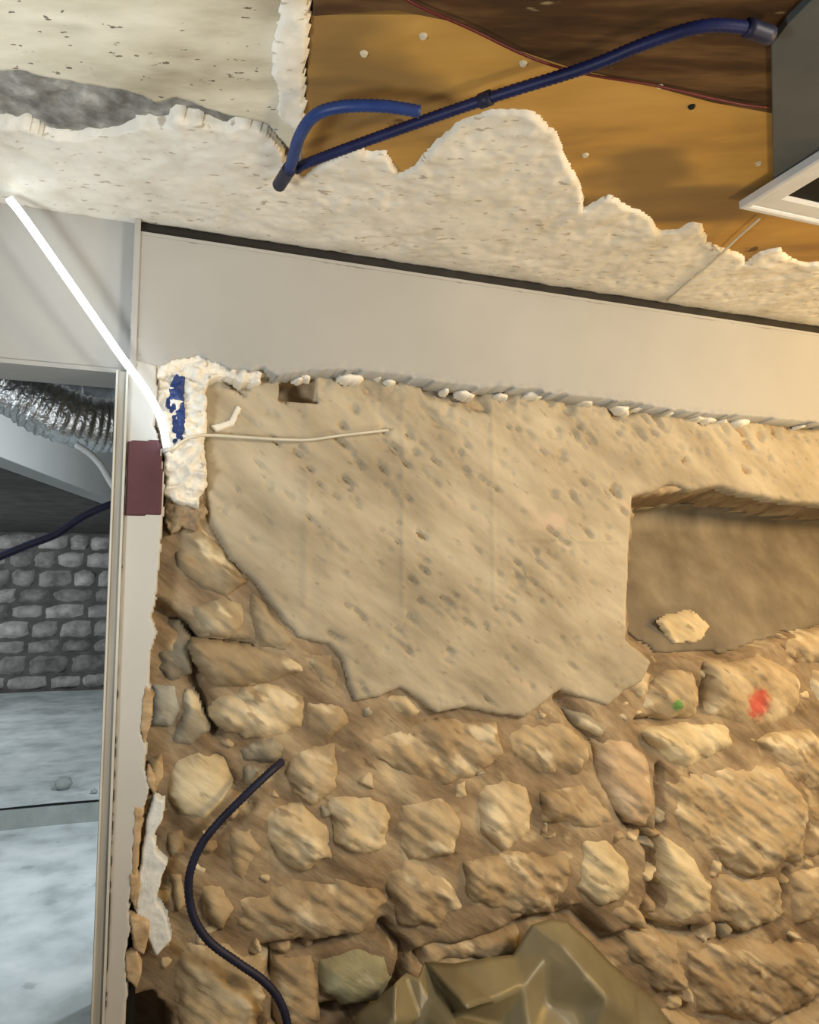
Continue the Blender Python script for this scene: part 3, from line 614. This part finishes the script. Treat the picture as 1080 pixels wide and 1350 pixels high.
df = flat_strip('diffuser', lp, 0.018, 0.012, M['led'], 0.0)
ec = tube('end_cap', [lp[-1], lp[-1] + (lp[-1] - lp[-2]).normalized() * 0.012], 0.014, M['alu'], None, step=.006)
adopt(t, ch, df, ec)
o = tube('wire', [W(226, 596, 2.18), W(238, 584, 2.195), W(256, 575, 2.205), W(285, 574, 2.235), W(330, 577, 2.245), W(400, 580, 2.245), W(450, 574, 2.245), W(512, 567, 2.25)], 0.0045, M['wire'], None, step=.01, seg=8)
tag(o, 'thin pale wire running from the light strip across the wall', 'wire')

# blue conduits under the ceiling
ZC = H - 0.028
cor = lambda r: (lambda s, a, i: r * (1.0 + 0.07 * (1 if i % 2 else -1)))
lp1 = [K(390, 224, ZC), K(408, 214, ZC), K(500, 180, ZC), K(640, 131, ZC), K(770, 90, ZC), K(850, 58, ZC), K(925, 35, ZC), K(980, 36, ZC), K(1014, 46, ZC)]
t = thing('conduit', 'long dark blue conduit crossing the plywood ceiling to grey board', 'conduit', lp1[3])
c1 = tube('conduit_tube', lp1, 0.0115, M['navy_blue'], None, step=0.006, seg=12, rf=cor(0.0115))
c2 = tube('coupling', [K(633, 134, ZC), K(648, 128, ZC)], 0.0155, M['navy'], None, step=.01)
c3 = tube('end_sleeve', [K(985, 36, ZC), K(1016, 47, ZC)], 0.0165, M['navy'], None, step=.01)
adopt(t, c1, c2, c3)
lp2 = [K(372, 238, ZC - .012), K(384, 216, ZC - 0.022), K(394, 182, ZC - .03), K(414, 153, ZC - .03), K(450, 141, ZC - .03), K(505, 140, ZC - .03), K(553, 147, ZC - .03)]
t = thing('conduit', 'short blue conduit looping above the plaster with an open end', 'conduit', lp2[3])
c1 = tube('conduit_tube', lp2, 0.0125, M['blue'], None, step=0.006, seg=12, rf=cor(0.0125))
c2 = tube('end_sleeve', [K(368, 244, ZC - .004), K(382, 222, ZC - .02)], 0.017, M['navy'], None, step=.008)
adopt(t, c1, c2)
o = tube('wire', [K(500, -30, H - .001), K(540, 2, H - .002), K(620, 38, H - .006), K(700, 76, H - .004), K(770, 97, H - .001), K(860, 112, H - .002), K(940, 130, H - .006), K(985, 139, H - .006), K(1012, 141, H - .004)], 0.0028, M['red_wire'], None, step=.012, seg=8)
tag(o, 'thin dark red wire sagging along the plywood ceiling', 'wire')
o = tube('cord', tape, 0.0035, M['wire'], None, step=.012, seg=8)
tag(o, 'thin pale cord stretched from the square downlight to the dark slot', 'cord')

# grey board and square downlight at the ceiling's end
zg = H - 0.008
gb = prism('grey_board', [Vector((*kpoly([q], zg)[0], zg)) for q in ((1017, 60), (1020, 262), (1190, 330), (1190, -120), (1040, 30))], 0.018, M['grey_board'], None, 0.002)
tag(gb, 'blue grey board fixed to the ceiling beside the plywood', 'board')
zd = H - 0.03
c0 = K(975, 275, zd); S = 0.30
t = thing('ceiling_light', 'square white downlight frame corner under the plywood ceiling', 'light', (c0.x + S / 2, c0.y - S / 2, zd))
def frame_ring(name, x0, y0, s, w, z0, z1, mat):
    bm = bmesh.new()
    def ringv(o_, zz): return [bm.verts.new(p) for p in ((x0 + o_, y0 - o_, zz), (x0 + s - o_, y0 - o_, zz), (x0 + s - o_, y0 - s + o_, zz), (x0 + o_, y0 - s + o_, zz))]
    r = [ringv(0, z1), ringv(0, z0), ringv(0.006, z0 - 0.003), ringv(w - 0.006, z0 - 0.003), ringv(w, z0), ringv(w, z1)]
    for q in range(len(r) - 1):
        for k in range(4): bm.faces.new((r[q][k], r[q][(k + 1) % 4], r[q + 1][(k + 1) % 4], r[q + 1][k]))
    bmesh.ops.recalc_face_normals(bm, faces=bm.faces[:])
    me = bpy.data.meshes.new(name); bm.to_mesh(me); bm.free(); return link(name, me, mat, None, False)
f1 = frame_ring('frame', c0.x, c0.y, S, 0.022, zd, H - 0.01, M['alu'])
f2_ = frame_ring('inner_frame', c0.x + 0.022, c0.y - 0.022, S - 0.044, 0.055, zd + 0.006, H - 0.01, M['alu'])
f3 = box('lamp_recess', c0.x + 0.077, c0.x + S - 0.077, c0.y - S + 0.077, c0.y - 0.077, zd + 0.014, H - 0.01, M['black'])
adopt(t, f1, f2_, f3)

# conduit hanging on the stones
YC = 2.215
o = tube('conduit', [W(372, 1004, 2.27), W(356, 1018, 2.235), W(322, 1050, YC), W(285, 1088, YC), W(262, 1120, YC), W(249, 1160, YC), W(254, 1205, YC), (W(275, 1240, YC)), W(312, 1268, YC), W(346, 1292, YC), W(368, 1318, YC), W(380, 1356, YC), W(384, 1420, 2.2), W(384, 1490, 2.18)], 0.0115, M['navy'], None, step=0.006, seg=12, rf=cor(0.0115))
tag(o, 'dark navy conduit curving down over the rubble stones', 'conduit')

# crumpled sheet lying against the foot of the wall
ctl = [(452, 1400, 2.16), (470, 1336, 2.17), (500, 1316, 2.15), (522, 1296, 2.12), (536, 1283, 2.17), (552, 1290, 2.15), (560, 1268, 2.22), (600, 1270, 2.18), (640, 1262, 2.18), (676, 1258, 2.2), (700, 1218, 2.2), (726, 1212, 2.2), (748, 1214, 2.2), (778, 1240, 2.19), (806, 1270, 2.18), (836, 1296, 2.17), (866, 1322, 2.16), (884, 1352, 2.14), (900, 1400, 2.12),
       (566, 1318, 2.12), (596, 1336, 2.09), (616, 1330, 2.00), (628, 1284, 1.97), (652, 1318, 2.08), (660, 1350, 2.12), (690, 1300, 2.11), (720, 1262, 2.14), (744, 1250, 2.12), (776, 1290, 2.06), (760, 1330, 2.08), (800, 1316, 2.03), (832, 1340, 2.05), (520, 1345, 2.06), (556, 1340, 2.10), (612, 1372, 1.96), (700, 1370, 2.05), (780, 1380, 2.02), (500, 1390, 2.05), (850, 1390, 2.05), (720, 1320, 2.12), (580, 1300, 2.16)]
P3 = [W(x, y, Y) for x, y, Y in ctl]
for xx, yy in ((0.42, 2.05), (0.75, 1.85), (1.05, 1.75), (1.35, 1.8), (1.6, 2.0)): P3.append(Vector((xx, yy, ZM + 0.006)))
NB = len(ctl)
res = delaunay_2d_cdt([Vector((p.x, p.z)) for p in P3], [], [list(range(19)) + [NB + 4, NB + 3, NB + 2, NB + 1, NB]], 1, 1e-5)
bm = bmesh.new(); vv = [bm.verts.new(P3[res[3][i][0]]) for i in range(len(res[0]))]
for f in res[2]: bm.faces.new([vv[i] for i in f])
bmesh.ops.recalc_face_normals(bm, faces=bm.faces[:])
bmesh.ops.subdivide_edges(bm, edges=bm.edges[:], cuts=5, use_grid_fill=True)
for _ in range(0): bmesh.ops.smooth_vert(bm, verts=[v for v in bm.verts if not v.is_boundary], factor=0.5, use_axis_x=True, use_axis_y=True, use_axis_z=True)
co = np.array([v.co[:] for v in bm.verts]); dn = 0.02 * fbm(co[:, 0], co[:, 2], 0.09, 4, 6.0)
for v, q in zip(bm.verts, dn): v.co.y += q
me = bpy.data.meshes.new('plastic_sheet'); bm.to_mesh(me); bm.free()
if sum(p.normal.y for p in me.polygons) > 0: me.flip_normals()
sh = link('plastic_sheet', me, M['sheet'])
so = sh.modifiers.new('thickness', 'SOLIDIFY'); so.thickness = 0.004; so.offset = -1
tag(sh, 'crumpled beige plastic sheet heaped at the foot of the stone wall', 'sheet')
